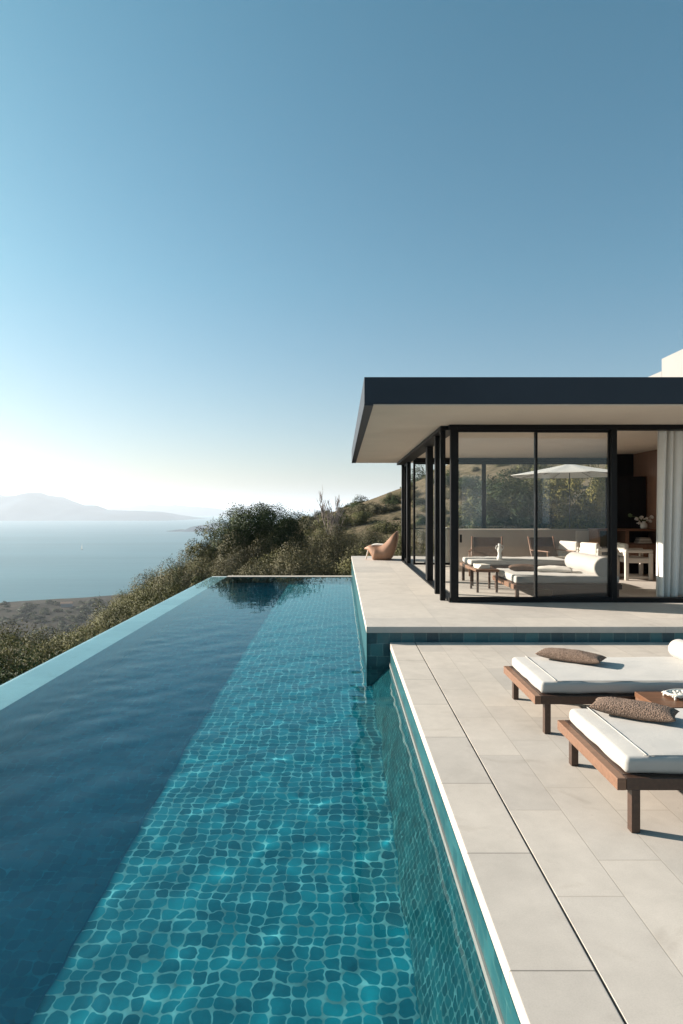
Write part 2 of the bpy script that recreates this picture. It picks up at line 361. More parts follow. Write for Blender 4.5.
def ridge(name, Yd, prof, depth, seed, mat, npts=160):
    """a range of hills standing in the sea; prof = [(photo x, height above sea m)] at distance Yd"""
    px = np.array([p[0] for p in prof]); hh = np.array([p[1] for p in prof])
    xw = (px-XC)/F*Yd; xa = np.linspace(xw[0], xw[-1], npts); nyy = 26; t = np.linspace(0, 1, nyy)
    XX, TT = np.meshgrid(xa, t); H = np.interp(XX, xw, hh)
    shape = np.sin(np.pi*TT)**.8
    ns = vnoise(XX*.35, TT*depth*.35, seed)
    ZZ = SZ-3+H*shape*(1+.06*ns)+3*shape
    YY = Yd-depth*.5+TT*depth
    o = nmesh(name, np.stack([XX.ravel(), YY.ravel(), ZZ.ravel()], 1), gridfaces(npts, nyy), mat); tag(o, kind='structure')
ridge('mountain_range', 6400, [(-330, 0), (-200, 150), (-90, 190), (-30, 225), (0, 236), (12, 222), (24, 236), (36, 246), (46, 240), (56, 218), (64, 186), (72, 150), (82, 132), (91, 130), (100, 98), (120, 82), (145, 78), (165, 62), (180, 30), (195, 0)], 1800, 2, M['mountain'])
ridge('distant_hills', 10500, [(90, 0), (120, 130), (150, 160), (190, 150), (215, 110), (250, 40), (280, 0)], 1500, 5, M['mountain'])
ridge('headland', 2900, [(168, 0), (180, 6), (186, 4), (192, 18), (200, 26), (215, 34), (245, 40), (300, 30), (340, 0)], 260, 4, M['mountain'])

# ---------------------------------------------------------------- haze
SURF_HAZE = True
if SURF_HAZE:
    m = bpy.data.materials.new('haze_air'); m.use_nodes = True; t = m.node_tree; t.nodes.clear()
    o_ = t.nodes.new('ShaderNodeOutputMaterial'); pv = t.nodes.new('ShaderNodeVolumePrincipled')
    pv.inputs['Color'].default_value = (.83, .90, 1, 1); pv.inputs['Density'].default_value = 1.15e-4; pv.inputs['Anisotropy'].default_value = .25
    t.links.new(pv.outputs[0], o_.inputs['Volume'])
    hz = boxo('haze', m, None, -70000, 70000, -12000, 70000, -112, 215); tag(hz, 'pale blue sea haze filling the air', None, None, 'stuff')

# ---------------------------------------------------------------- pool and terraces (setting)
def st(o): return tag(o, kind='structure')
XS = -1.43  # edge of the added trough, laid where the shade should begin
fl = st(boxo('pool_floor', M['floor_mosaic'], None, XS, XR-.22, -5, YP, ZF-.2, ZF))
fl2 = st(boxo('shade_trough_floor', M['shade_mosaic'], None, XLI, XS, -5, YP, ZF-.9, ZF-.38))  # lowered floor added to stand in for shade along the left
fs_ = st(boxo('shade_trough_side', M['shade_side'], None, XS-.02, XS, -5, YP, ZF-.379, ZF-.03))  # side of the added shade trough
fn_ = st(boxo('shade_trough_end', M['shade_side'], None, XLI, XS-.021, -5.0, -4.98, ZF-.379, ZF))  # closes the near end of the added shade trough
wr = st(MB().add([(XR-.225,-5,ZF-.2),(XR+.28,-5,ZF-.2),(XR+.28,YC,ZF-.2),(XR-.225,YC,ZF-.2),(XR-.225,-5,ZF-.02),(XR-.225,YC,ZF-.02),(XR,-5,ZW-.01),(XR,YC,ZW-.01),(XR,-5,-.080),(XR,YC,-.080),(XR+.28,-5,-.080),(XR+.28,YC,-.075)],[(0,3,2,1),(0,4,5,3),(4,6,7,5),(6,8,9,7),(8,10,11,9),(1,2,11,10),(0,1,10,8,6,4),(3,5,7,9,11,2)]).build('pool_side_wall', M['side_mosaic']))
wl = st(boxo('pool_weir_wall', M['shade_side'], None, XLO+.002, XLI, -5, YP+.3, ZF-1.5, ZW-.018))
wt = st(MB().box(XLO+.004, XLI+.004, -5, YP+.3, ZW-.0179, ZW-.012).build('weir_top', M['weir']))
wf = st(boxo('pool_far_wall', M['end_mosaic'], None, XLI, XU, YP, YP+.3, ZF-1.5, ZW+.0))
wft = st(boxo('far_coping', M['slab_edge'], None, XLI+.006, XU, YP-.02, YP+.28, ZW-.02, ZW+.012))
we = st(boxo('pool_near_wall', M['end_mosaic'], None, XLI, XR, -5.3, -5, ZF-.2, -.075))
# upper terrace body (its pool face and the riser to the lower deck)
ut = st(boxo('terrace_riser', M['end_mosaic'], None, XU+.004, 14, YC+.004, YE, ZF-.2, ZU-.075))
up = st(boxo('upper_terrace', M['terrace'], None, XU-.012, 14, YC-.012, YE+.012, ZU-.075, ZU, bevel=.004))
ex = st(boxo('rear_terrace', M['terrace'], None, 3.6, 14, YE+.016, 24, ZU-.6, ZU-.004))
cl = st(boxo('terrace_side_cladding', M['band_tile'], None, XU-.008, XU+.002, YC-.006, YE, ZW-.95, ZU-.078))
lo = st(boxo('lower_terrace', M['deck'], None, .892, 16, -8, YC-.014, -.3, 0))
cp = st(boxo('pool_coping', M['coping'], None, XR-.004, .883, -8, YC-.014, -.073, 0, bevel=.006, seg=3))
dg_ = st(boxo('drain_slot', M['dark_gap'], None, XR+.297, .892, -8, YC-.014, -.3, -.014))
lo2 = st(boxo('deck_footing', M['slab_edge'], None, .88, 15.9, -8, YC, -2.4, -.301))
st(boxo('waterline_tiles', M['band_tile'], None, XR-.003, XR-.0005, -5, YC-.016, ZW-.02, -.081))
# waterline trim strips
tl_ = st(boxo('waterline_trim', M['trim'], None, XR-.014, XR-.0035, -5, YC-.014, ZW+.012, ZW+.05))
# water sheet with modelled waves
def water():
    step = .02
    xs = np.arange(XLO, XR+.001, step); xs[-1] = XR; ys = np.concatenate([np.arange(-5, 1.2, .06), np.arange(1.2, 8, .02), np.arange(8, YP+.03, .035)])
    X, Y = np.meshgrid(xs, ys); Z = np.zeros_like(X); r = np.random.RandomState(11)
    for k in range(46):
        lam = np.exp(r.uniform(np.log(.20), np.log(.85))); a = r.normal(0, .75)+np.pi/2
        if r.rand() < .35: a = r.uniform(0, np.pi)
        kk = 2*np.pi/lam; amp = .0042*lam**1.15*r.uniform(.5, 1)
        Z += amp*np.sin(kk*(X*np.cos(a)+Y*np.sin(a))+r.uniform(0, 6.28))
    for k in range(34):
        lam = np.exp(r.uniform(np.log(.10), np.log(.24))); a = r.uniform(0, 2*np.pi); kk = 2*np.pi/lam
        Z += 0.0*.00017*(lam/.1)**1.5*sstep(12, 7, Y)*np.sin(kk*(X*np.cos(a)+Y*np.sin(a))+r.uniform(0, 6.28))
    damp = sstep(XLI-.02, XLI+.5, X)*.95+.05
    calm = .16+.84*sstep(13.5, 6, Y)
    left = .85+.0*X
    Z = Z*damp*calm*left*.25
    Z = ZW+Z
    # clip: keep cells in the pool shape
    nxx, nyy = len(xs), len(ys); F4 = gridfaces(nxx, nyy)
    cx = X.ravel()[F4].mean(1); cyy = Y.ravel()[F4].mean(1)
    keep = ~((cx > XU+.02) & (cyy > YC+.03))
    V = np.stack([X.ravel(), Y.ravel(), Z.ravel()], 1)
    o = nmesh('pool_water', V, F4[keep], M['water']); tag(o, 'clear teal pool water with small ripples', None, None, 'structure'); return o
wo = water()
try:
    wo.cycles.is_caustics_caster = True
    for o in (fl, wr, wt, wf, ut, wl): o.cycles.is_caustics_receiver = True
except Exception as e: print('caustics', e)

# ---------------------------------------------------------------- the pavilion
H = empty('glass_pavilion', (0, 0, 0), 0, 'flat roofed house with black framed glass walls beside the pool', 'house')
XRO = 14.0; YF = 7.93
rf = MB().box(.281, XRO, YF, 17.78, SOF+.02, RT); roof = rf.build('roof', M['fascia'], H, bevel=.006)
boxo('roof_gravel', M['slab_edge'], roof, .4, XRO-.1, YF+.12, 17.6, RT-.02, RT+.004)
boxo('soffit_trim', M['fascia'], H, .281, .395, YF+.001, 17.78, SOF, SOF+.019)
boxo('soffit', M['soffit'], H, .397, XRO-.02, YF+.02, 17.76, SOF+.003, SOF+.018)
# upper white storey
boxo('upper_storey', M['white_wall'], H, 7.0, 13.9, 8.5, 14.0, RT, EYE+3.296, bevel=.01)
boxo('parapet', M['white_wall'], H, 7.0, 13.9, 14.002, 17.2, RT, EYE+3.03, bevel=.01)
# header rails and sill tracks
BM = M['black_metal']
boxo('header_rail', BM, H, 1.64, 13.5, YB, YB+.16, SOF-.075, SOF)
boxo('header_rail', BM, H, 1.53, 1.80, YB+.162, 17.75, SOF-.06, SOF)
boxo('header_rail', BM, H, 1.802, 8.0, YR, YR+.12, SOF-.115, SOF)
boxo('sill_track', BM, H, 1.64, 13.5, YB, YB+.14, ZU, ZU+.07)
boxo('sill_track', BM, H, 1.64, 1.79, YB+.142, 17.75, ZU, ZU+.025)
def post(x0, x1, y0, y1, name='post', z1=None):
    return boxo(name, BM, H, x0, x1, y0, y1, ZU, z1 or SOF-.001, bevel=.004)
post(1.66, 1.76, YB-.006, YB+.10)
post(4.10, 4.185, YB-.006, YB+.11)
post(1.67, 1.79, 12.48, 12.72); post(1.70, 1.80, 16.6, 16.78); post(1.66, 1.76, 17.62, 17.74)
# sliding leaves
def leaf(axis, a0, a1, pos, th=.05, sw=.045, z0=ZU+.03, z1=SOF-.07, stile=None):
    """door leaf: frame with pane; axis 'x' runs along X at y=pos, 'y' runs along Y at x=pos"""
    fr = MB(); s2 = stile or sw
    def bx(a, b, c, d):
        if axis == 'x': fr.box(a, b, pos, pos+th, c, d)
        else: fr.box(pos, pos+th, a, b, c, d)
    bx(a0, a0+s2, z0, z1); bx(a1-sw, a1, z0, z1); bx(a0+s2, a1-sw, z0, z0+.05); bx(a0+s2, a1-sw, z1-.04, z1)
    f = fr.build('sliding_door', BM, H)
    g = MB(); c = pos+th/2
    if axis == 'x': g.box(a0+s2-.004, a1-sw+.004, c-.004, c+.004, z0+.046, z1-.036)
    else: g.box(c-.004, c+.004, a0+s2-.004, a1-sw+.004, z0+.046, z1-.036)
    g.build('pane', M['glass'], f); return f
l1 = leaf('x', 1.762, 2.985, YB+.02, .045, .028, stile=.02)
leaf('x', 2.955, 4.098, YB+.068, .045, .012, stile=.028)
boxo('handle', BM, l1, 1.80, 1.825, YB-.02, YB+.02, 1.10, 1.22)
post(1.535, 1.615, 9.93, 10.0); post(1.567, 1.655, 10.70, 10.80)
leaf('y', 16.80, 17.60, 1.72, .05, .05)
# rear glazing
for (a, b) in ((1.80, 3.57), (3.57, 7.98)):
    leaf('x', a, b, YR+.03, .05, .05, z1=SOF-.117)
# interior right side
MB().box(6.80, 6.95, 11.2, 15.1, ZU, SOF+.002).build('wood_wall', M['brown_wood'], H)
boxo('rear_wall', M['black_panel'], H, 6.32, 6.798, 14.9, 15.1, ZU, SOF+.002)
boxo('side_wall', M['beige_wall'], H, 8.0, 8.2, 15.21, 17.72, ZU, SOF+.002)
boxo('side_wall', M['beige_wall'], H, 13.3, 13.5, 9.9, 15.1, ZU, SOF+.002)
boxo('connecting_wall', M['beige_wall'], H, 6.80, 13.3, 15.102, 15.2, ZU, SOF+.002)
for y in (12.6, 13.2):      # wall sconces
    q = MB().tube([(6.76, y, 1.42), (6.76, y, 1.72)], .03, 12).build('wall_sconce', M['ceramic'], H, smooth=False)

# low partition wall
pw = empty('partition_wall', (2.62, 14.6, ZU), 0, 'low beige wall behind the two dark sling chairs', 'wall')
boxo('wall_body', M['beige_wall'], pw, 0, 2.72, 0, .22, 0, .93)
boxo('end_pier', M['soffit'], pw, 2.722, 3.03, -.06, .28, 0, .93)
boxo('wall_cap', M['slab_edge'], pw, -.01, 3.04, -.075, .295, .931, .965)

# ---------------------------------------------------------------- soft shapes
def roundbox(lx, ly, lz, r, n=(24, 16, 5), wob=.006, seed=0, puff=.0):
    bm = bmesh.new(); hx, hy, hz = lx/2, ly/2, lz/2; idx = {}
    def vert(p):
        k = tuple(round(c, 6) for c in p)
        if k not in idx:
            P = Vector(p); q = Vector((max(-hx+r, min(hx-r, P.x)), max(-hy+r, min(hy-r, P.y)), max(-hz+r, min(hz-r, P.z))))
            d = P-q; d = d.normalized() if d.length > 1e-9 else Vector((0, 0, 0)); o = q+d*r
            nn = mnoise.noise(Vector((o.x*5+seed, o.y*5, o.z*7)))+.5*mnoise.noise(Vector((o.x*14+seed, o.y*14, o.z*9)))
            o += d*nn*wob
            if P.z > 0: o.z += puff*(1-(P.x/hx)**2)*(1-(P.y/hy)**2)
            idx[k] = bm.verts.new(o)
        return idx[k]
    # cluster divisions near the edges so the rounding is smooth
    def div(h, n):
        e = [-h, -h+r*.15, -h+r*.4, -h+r*.7, -h+r]; m = [(-h+r)+(2*h-2*r)*k/n for k in range(1, n)]
        return e+m+[-x for x in reversed(e)]
    X, Y, Z = div(hx, n[0]), div(hy, n[1]), div(hz, n[2])
    def face(A, B, f, flip):
        for i in range(len(A)-1):
            for j in range(len(B)-1):
                q = [f(A[i], B[j]), f(A[i+1], B[j]), f(A[i+1], B[j+1]), f(A[i], B[j+1])]
                if flip: q.reverse()
                vs_ = [vert(p) for p in q]
                if len(set(vs_)) == 4:
                    try: bm.faces.new(vs_)
                    except ValueError: pass
    face(X, Y, lambda a, b: (a, b, hz), False); face(X, Y, lambda a, b: (a, b, -hz), True)
    face(X, Z, lambda a, b: (a, -hy, b), False); face(X, Z, lambda a, b: (a, hy, b), True)
    face(Y, Z, lambda a, b: (hx, a, b), False); face(Y, Z, lambda a, b: (-hx, a, b), True)
    return bm
def frombm(bm, name, mat, parent=None, loc=(0, 0, 0), smooth=True, rz=0):
    bmesh.ops.recalc_face_normals(bm, faces=bm.faces[:]); me = bpy.data.meshes.new(name); bm.to_mesh(me); bm.free()
    me.materials.append(mat)
    if smooth: me.shade_smooth()
    o = bpy.data.objects.new(name, me); col.objects.link(o); o.location = loc; o.rotation_euler.z = rz
    if parent: o.parent = parent
    return o
def pillow(name, lx, ly, t, mat, loc, rz, label, cat='pillow', tilt=0, n=34, group=None, parent=None, seed=0, fuzz=.004):
    bm = bmesh.new(); top = {}; 
    for s_ in (1, -1):
        for i in range(n+1):
            for j in range(n+1):
                u = -1+2*i/n; v_ = -1+2*j/n
                if s_ < 0 and (i in (0, n) or j in (0, n)): top[(s_, i, j)] = top[(1, i, j)]; continue
                e = max(0, (1-u*u)*(1-v_*v_))
                x = u*lx/2*(1-.06*(1-v_*v_)*abs(u)); y = v_*ly/2*(1-.10*(1-u*u)*abs(v_))
                z = s_*t/2*e**.38
                nn = mnoise.noise(Vector((x*9+seed, y*9, s_)))*.012*e+mnoise.noise(Vector((x*70+seed, y*70, s_*3)))*fuzz
                top[(s_, i, j)] = bm.verts.new((x, y, z+(nn if s_ > 0 else nn*.3)))
    for s_ in (1, -1):
        for i in range(n):
            for j in range(n):
                q = [top[(s_, i, j)], top[(s_, i+1, j)], top[(s_, i+1, j+1)], top[(s_, i, j+1)]]
                if s_ < 0: q.reverse()
                try: bm.faces.new(q)
                except ValueError: pass
    o = frombm(bm, name, mat, parent, loc, True, rz); o.rotation_euler.x = tilt
    return tag(o, label, cat, group)

# ---------------------------------------------------------------- the two sun loungers
LG = 'low wooden sun loungers on the pool deck'
lounger_near = empty('sun_lounger', (1.362, 3.16, 0), 0, 'low wooden sun lounger nearest the camera, white mattress cut off at the right', 'sun lounger', LG)
L, W_ = 2.1, .88
MB().box(.0, .045, 0, W_, .2125, .272).build('foot_rail', M['teak'], lounger_near, bevel=.003)
MB().box(.046, L, 0, .045, .2125, .272).build('side_rail', M['dark_wood'], lounger_near, bevel=.003)
MB().box(.046, L, W_-.045, W_, .2125, .272).build('side_rail', M['dark_wood'], lounger_near, bevel=.003)
MB().box(L+.001, L+.045, 0, W_, .2125, .272).build('head_rail', M['dark_wood'], lounger_near, bevel=.003)
MB().box(.046, L, .046, W_-.046, .25, .2735).build('platform', M['dark_wood'], lounger_near, bevel=.002)
for x in (.072, L-.12):
    for y in (.002, W_-.052):
        MB().box(x, x+.043, y, y+.05, 0, .2124).build('leg', M['dark_wood'], lounger_near, bevel=.002)
mt = frombm(roundbox(1.93, .81, .088, .03, (30, 16, 2), .006, 3, .008), 'mattress', M['white_fabric'], lounger_near, (.055+.965, .035+.405, .2735+.044))
pp = MB().tube([(-.965+.115, -.39+.78*k/24, .0495+.0055*(1-((-1+2*k/24))**2)*.3) for k in range(25)], .0028, 6).build('piping', M['white_fabric'], mt, True)
pq = MB().tube([(-.965+.10+k*.06, -.386, .0475) for k in range(30)], .0028, 6).build('piping', M['white_fabric'], mt, True)
def copy_tree(o, parent=None):
    kids = list(o.children); c = o.copy(); col.objects.link(c)
    if parent: c.parent = parent
    for ch in kids: copy_tree(ch, c)
    return c
lounger_far = copy_tree(lounger_near); lounger_far.location = (1.376, 4.555, 0)
lounger_far['label'] = 'low wooden sun lounger farther from the camera, beside the upper terrace step, with white bolster'
pillow('throw_pillow', .47, .20, .10, M['boucle'], (1.735, 3.80, .415), R(-33), 'brown boucle pillow lying on the nearer sun lounger', group='brown pillows on the sun loungers', seed=1)
pillow('throw_pillow', .52, .20, .095, M['boucle'], (1.86, 5.20, .412), R(-36), 'brown boucle pillow lying on the farther sun lounger', group='brown pillows on the sun loungers', seed=5)
def bolster(name, r, length, mat, loc, label, parent=None, seed=0):
    prof = []; n = 40
    for k in range(9): a = k/8*math.pi/2; prof.append((r-.03+.03*math.sin(a), .03-.03*math.cos(a)))
    prof = [(.001, 0), (r*.5, -.002)]+prof
    for k in range(1, 14): prof.append((r*(1+.012*math.sin(k*1.3+seed)), .03+(length-.06)*k/14))
    prof += [(p[0], length-p[1]) for p in reversed(prof[:11])]
    m = MB().lathe(prof, n)
    m.v = [(x*1.06, z-length/2, y*.97) for x, y, z in m.v]; m.f = [tuple(reversed(f)) for f in m.f]
    o = m.build(name, mat, parent, True); o.location = loc; return tag(o, label, 'bolster')
bolster('bolster', .082, .78, M['white_fabric'], (2.82, 4.99, .365+.072), 'fat white roll cushion at the head of the farther sun lounger')
# side table between them, woven tray
tb = empty('side_table', (2.06, 4.14, 0), 0, 'low wooden box table standing between the two sun loungers', 'side table')
boxo('table_top', M['walnut_x'], tb, 0, .52, 0, .36, .285, .32, bevel=.003)
boxo('side_panel', M['teak'], tb, 0.004, .03, .004, .356, 0, .2849, bevel=.002)
boxo('side_panel', M['walnut_x'], tb, .49, .516, .004, .356, 0, .2849, bevel=.002)
boxo('back_panel', M['walnut_x'], tb, .031, .489, .33, .35, 0.02, .2849)
boxo('bottom_shelf', M['walnut_x'], tb, .031, .489, .01, .329, .03, .055)
tray = empty('woven_tray', (2.30, 4.36, .32), R(12), 'small pale woven tray on the low wooden box table', 'tray')
for i in range(7):
    m = MB().tube([(-.085+.2*k/12, -.06+.02*i, .022+.006*math.sin(k*1.6+i*math.pi)) for k in range(13)], .006, 6); m.build('cane', M['paper'], tray, True)
for i in range(6):
    MB().tube([(-.075+.035*i, -.065+.13*k/8, .022-.006*math.sin(k*1.57)) for k in range(9)], .006, 6).build('cane', M['paper'], tray, True)
for x, y in ((-.075, -.055), (.105, -.055), (-.075, .055), (.105, .055)):
    MB().tube([(x, y, 0), (x, y, .02)], .007, 8).build('foot', M['paper'], tray, True)
ring = [(.015+.105*math.cos(t), .07*math.sin(t), .03) for t in np.linspace(0, 2*math.pi, 33)]
MB().tube(ring, .008, 6, False).build('rim', M['paper'], tray, True)

# ---------------------------------------------------------------- terracotta shell chair at the far end
sc_ = empty('shell_chair', (1.12, 18.15, ZU), R(-8), 'terracotta scoop chair at the far end of the terrace', 'lounge chair')
def shell():
    up_ = [(-.44, .34), (-.32, .355), (-.20, .32), (-.08, .29), (.04, .32), (.15, .42), (.26, .56), (.36, .70), (.44, .80)]
    dn_ = [(-.45, .305), (-.34, .25), (-.24, .10), (-.17, .0), (.24, .0), (.37, .14), (.44, .36), (.475, .58), (.475, .79)]
    nv = 15; V = []; Fc = []
    def rs(P, k, n):
        t = k/(n-1)*(len(P)-1); i = min(int(t), len(P)-2); f = t-i; f = f
        p0 = P[max(i-1, 0)]; p1 = P[i]; p2 = P[i+1]; p3 = P[min(i+2, len(P)-1)]
        return [0.5*((2*p1[c])+(-p0[c]+p2[c])*f+(2*p0[c]-5*p1[c]+4*p2[c]-p3[c])*f*f+(-p0[c]+3*p1[c]-3*p2[c]+p3[c])*f**3) for c in (0, 1)]
    nu = 28
    for side, P in ((0, up_), (1, dn_)):
        for k in range(nu):
            x, z = rs(P, k, nu); tk = k/(nu-1)
            hw = .42*(1-.42*abs(2*tk-1)**4)*(1 if side == 0 else 1)
            for j in range(nv):
                v_ = -1+2*j/(nv-1)
                if side == 0: zz = z+.09*abs(v_)**2.2*math.sin(math.pi*min(1, tk*1.02)); yy = v_*hw
                else:
                    w2 = hw*(.74+.26*min(1, z/.4)); zz = z+.07*abs(v_)**2.2*math.sin(math.pi*tk)*min(1, z*4); yy = v_*w2
                V.append((x, yy, max(zz, 0)))
    N = nu*nv
    for k in range(nu-1):
        for j in range(nv-1):
            a = k*nv+j; Fc.append((a, a+1, a+nv+1, a+nv)); Fc.append((N+a, N+a+nv, N+a+nv+1, N+a+1))
    for k in range(nu-1):
        a = k*nv; Fc.append((a, a+nv, N+a+nv, N+a)); b = k*nv+nv-1; Fc.append((b, N+b, N+b+nv, b+nv))
    for j in range(nv-1):
        Fc.append((j, N+j, N+j+1, j+1)); b = (nu-1)*nv+j; Fc.append((b, b+1, N+b+1, N+b))
    return MB().add(V, Fc)
shell().build('shell', M['terracotta'], sc_, True)
MB().tube([(-.36, 0, .27), (-.43, 0, 0)], [.022, .018], 10).build('front_leg', M['cream_fabric'], sc_, True)
pillow('seat_cushion', .42, .40, .10, M['cream_fabric'], (1.06, 18.16, ZU+.40), R(-8), 'cream cushion on the seat of the terracotta scoop chair', 'cushion', seed=9)

# ---------------------------------------------------------------- furniture inside the pavilion
def daybed(name, x, y, lx, ly, ztop, label, th=.13, railh=.075, plinth=None):
    e = empty(name, (x, y, ZU), 0, label, 'daybed', 'daybeds inside the glass pavilion'); hz_ = ztop-ZU-th
    MB().box(0, .05, 0, ly, hz_-railh, hz_-.012).build('foot_rail', M['teak'], e, bevel=.003)
    MB().box(.051, lx, 0, .05, hz_-railh, hz_-.012).build('side_rail', M['dark_wood'], e, bevel=.003)
    MB().box(.051, lx, ly-.05, ly, hz_-railh, hz_-.012).build('side_rail', M['dark_wood'], e, bevel=.003)
    MB().box(.051, lx, .051, ly-.051, hz_-.03, hz_).build('platform', M['dark_wood'], e)
    for xx in (.04, lx-.10):
        for yy in (.003, ly-.058): MB().box(xx, xx+.05, yy, yy+.055, 0, hz_-railh-.001).build('leg', M['dark_wood'], e)
    if plinth: MB().box(plinth, lx-.11, .02, .05, .02, hz_-railh-.001).build('plinth', M['dark_wood'], e)
    mt_ = frombm(roundbox(lx-.06, ly-.06, th, .035, (26, 14, 2), .006, x, .01), 'mattress', M['white_fabric'], e, (lx/2+.01, ly/2, hz_+th/2))
    return e
daybed('daybed', 2.72, 10.12, 1.72, 1.42, .545, 'large dark daybed with bolster right behind the front glass', .12, .09, .62)
daybed('daybed', 2.36, 11.86, 1.9, .92, .66, 'narrower daybed behind the large one, cream mattress on wooden legs', .10, .07)
bolster('bolster', .17, 1.36, M['white_fabric'], (4.18, 10.82, .545+.135), 'big white roll cushion on the large daybed behind the glass', seed=2)
pillow('throw_pillow', .50, .30, .13, M['sling'], (3.12, 10.98, .60), R(-12), 'dark brown pillow lying on the large daybed behind the glass', seed=3)
pillow('throw_pillow', .62, .42, .12, M['cream_fabric'], (3.58, 10.80, .59), R(-20), 'flat cream pillow beside the bolster on the large daybed', seed=4)
# small table in front of the daybeds
tt = empty('coffee_table', (2.28, 10.86, ZU), 0, 'small wooden table with thin legs between the two daybeds', 'coffee table')
boxo('table_top', M['teak'], tt, 0, .40, 0, .62, .355, .395, bevel=.004)
for x in (.02, .345):
    for y in (.02, .565): MB().box(x, x+.035, y, y+.035, 0, .354).build('leg', M['dark_wood'], tt)
bk = empty('magazine_stack', (2.40, 11.05, ZU+.395), R(6), 'stack of pale magazines on the small table between the daybeds', 'magazines')
for k in range(3): MB().obox((.06, .12, .012+.022*k), .2-.01*k, .27, .02, .1*k).build('magazine', M['paper'], bk)
vs2 = empty('sculpture_vase', (2.96, 11.98, .66), 0, 'tall white sculptural vase standing on the narrower daybed', 'vase')
MB().lathe([(.05, 0), (.055, .02), (.04, .06), (.03, .12), (.045, .17), (.05, .2), (.032, .24), (.028, .29), (.03, .3)], 20).build('vase_body', M['ceramic'], vs2, True)
for a in (0, math.pi): MB().tube([(.04*math.cos(a), .04*math.sin(a), .18), (.075*math.cos(a), .07*math.sin(a), .21), (.06*math.cos(a), .06*math.sin(a), .26), (.028*math.cos(a), .03*math.sin(a), .27)], .008, 8).build('vase_handle', M['ceramic'], vs2, True)
# sling lounge chairs
def sling_chair(x, y, rz, label):
    e = empty('sling_chair', (x, y, ZU), rz, label, 'armchair', 'dark sling chairs in front of the low wall')
    w_ = .64
    bm = MB()
    for k in range(12):
        t0, t1 = k/12, (k+1)/12
    n = 14; P = [(-.30+.02*math.sin(0), .38), (-.1, .33), (.12, .30), (.2, .33), (.27, .45), (.34, .62), (.40, .80)]
    V = []; 
    for yy, zz in P: V += [(-w_/2+.03, yy, zz), (w_/2-.03, yy, zz), (-w_/2+.03, yy+.012, zz-.02), (w_/2-.03, yy+.012, zz-.02)]
    Fc = []
    for k in range(len(P)-1):
        a = k*4; b = a+4; Fc += [(a, a+1, b+1, b), (a+2, b+2, b+3, a+3), (a, b, b+2, a+2), (a+1, a+3, b+3, b+1)]
    Fc += [(0, 2, 3, 1), (len(P)*4-4, len(P)*4-3, len(P)*4-1, len(P)*4-2)]
    s_ = MB().add(V, Fc).build('sling_seat', M['sling'], e)
    pd = MB().obox((0, -.08, .37), w_-.1, .42, .06, 0, R(-8)).build('seat_pad', M['cream_fabric'], e, bevel=.02)
    for sx in (-1, 1):
        X_ = sx*w_/2
        MB().tube([(X_, -.30, 0), (X_, -.28, .52)], .017, 8).build('leg', M['teak'], e, True)
        MB().tube([(X_, .36, 0), (X_, .24, .30), (X_, .42, .82)], .017, 8).build('leg', M['teak'], e, True)
        MB().obox((X_, 0.0, .53), .055, .66, .022).build('armrest', M['teak'], e, bevel=.006)
        MB().tube([(X_, -.29, .27), (X_, .27, .24)], .014, 8).build('side_rail', M['teak'], e, True)
    MB().tube([(-w_/2, -.295, .33), (w_/2, -.295, .33)], .014, 8).build('front_rail', M['teak'], e, True)
    return e
sling_chair(3.10, 13.75, R(-16), 'left dark sling armchair with wooden arms before the low wall')
sling_chair(4.53, 13.75, R(18), 'right dark sling armchair with wooden arms before the low wall')
# white armchairs
def dining_chair(x, y, rz, label):
    e = empty('dining_armchair', (x, y, ZU), rz, label, 'armchair', 'chunky white armchairs at the wooden counter')
    frombm(roundbox(.50, .50, .11, .03, (6, 6, 2), .002), 'seat', M['cream_fabric'], e, (0, 0, .40))
    frombm(roundbox(.10, .50, .26, .04, (3, 6, 4), .002), 'backrest', M['cream_fabric'], e, (-.235, 0, .60))
    for s_ in (-1, 1):
        frombm(roundbox(.54, .08, .07, .025, (6, 2, 2), .001), 'armrest', M['cream_fabric'], e, (0, s_*.245, .585))
        for xx in (-.235, .235): frombm(roundbox(.075, .075, .55, .02, (2, 2, 5), .001), 'leg', M['cream_fabric'], e, (xx, s_*.245, .275))
        frombm(roundbox(.40, .05, .05, .015, (4, 2, 2), .001), 'stretcher', M['cream_fabric'], e, (0, s_*.245, .06))
    return e
dining_chair(5.93, 12.98, R(-4), 'chunky white armchair seen whole through the open doorway')
dining_chair(5.34, 13.28, R(20), 'chunky white armchair half hidden by the thick door post')
dining_chair(5.14, 13.98, R(28), 'chunky white armchair just right of the low wall end')
# counter with shelf, cabinet, books, flowers
ct = empty('counter', (5.45, 13.62, ZU), 0, 'walnut counter with open shelves in front of the black cabinet', 'counter')
boxo('counter_top', M['walnut_x'], ct, 0, 1.34, 0, .55, .955, 1.0, bevel=.004)
boxo('end_panel', M['walnut_x'], ct, .02, .06, .02, .53, 0, .954); boxo('divider', M['teak'], ct, .60, .68, .02, .53, 0, .954)
boxo('shelf', M['walnut_x'], ct, .682, 1.33, .02, .53, .66, .69); boxo('drawer_front', M['brown_wood'], ct, .682, 1.33, .03, .06, .30, .655)
boxo('back_panel', M['black_panel'], ct, .06, 1.33, .531, .548, 0, .954)
bs = empty('book_stack', (6.40, 13.68, ZU+.69), R(4), 'pale books lying on the shelf under the counter top', 'books')
for k in range(4): MB().obox((.1, .1, .016+.03*k), .30-.03*k, .2, .028, .08*(k % 2)).build('book', M['paper'] if k % 2 == 0 else M['grey_fabric'], bs, bevel=.002)
kb = empty('tall_cabinet', (6.08, 14.25, ZU), 0, 'tall black cabinet behind the walnut counter', 'cabinet')
boxo('cabinet_body', M['black_panel'], kb, 0, .70, 0, .5, 0, 2.15, bevel=.004)
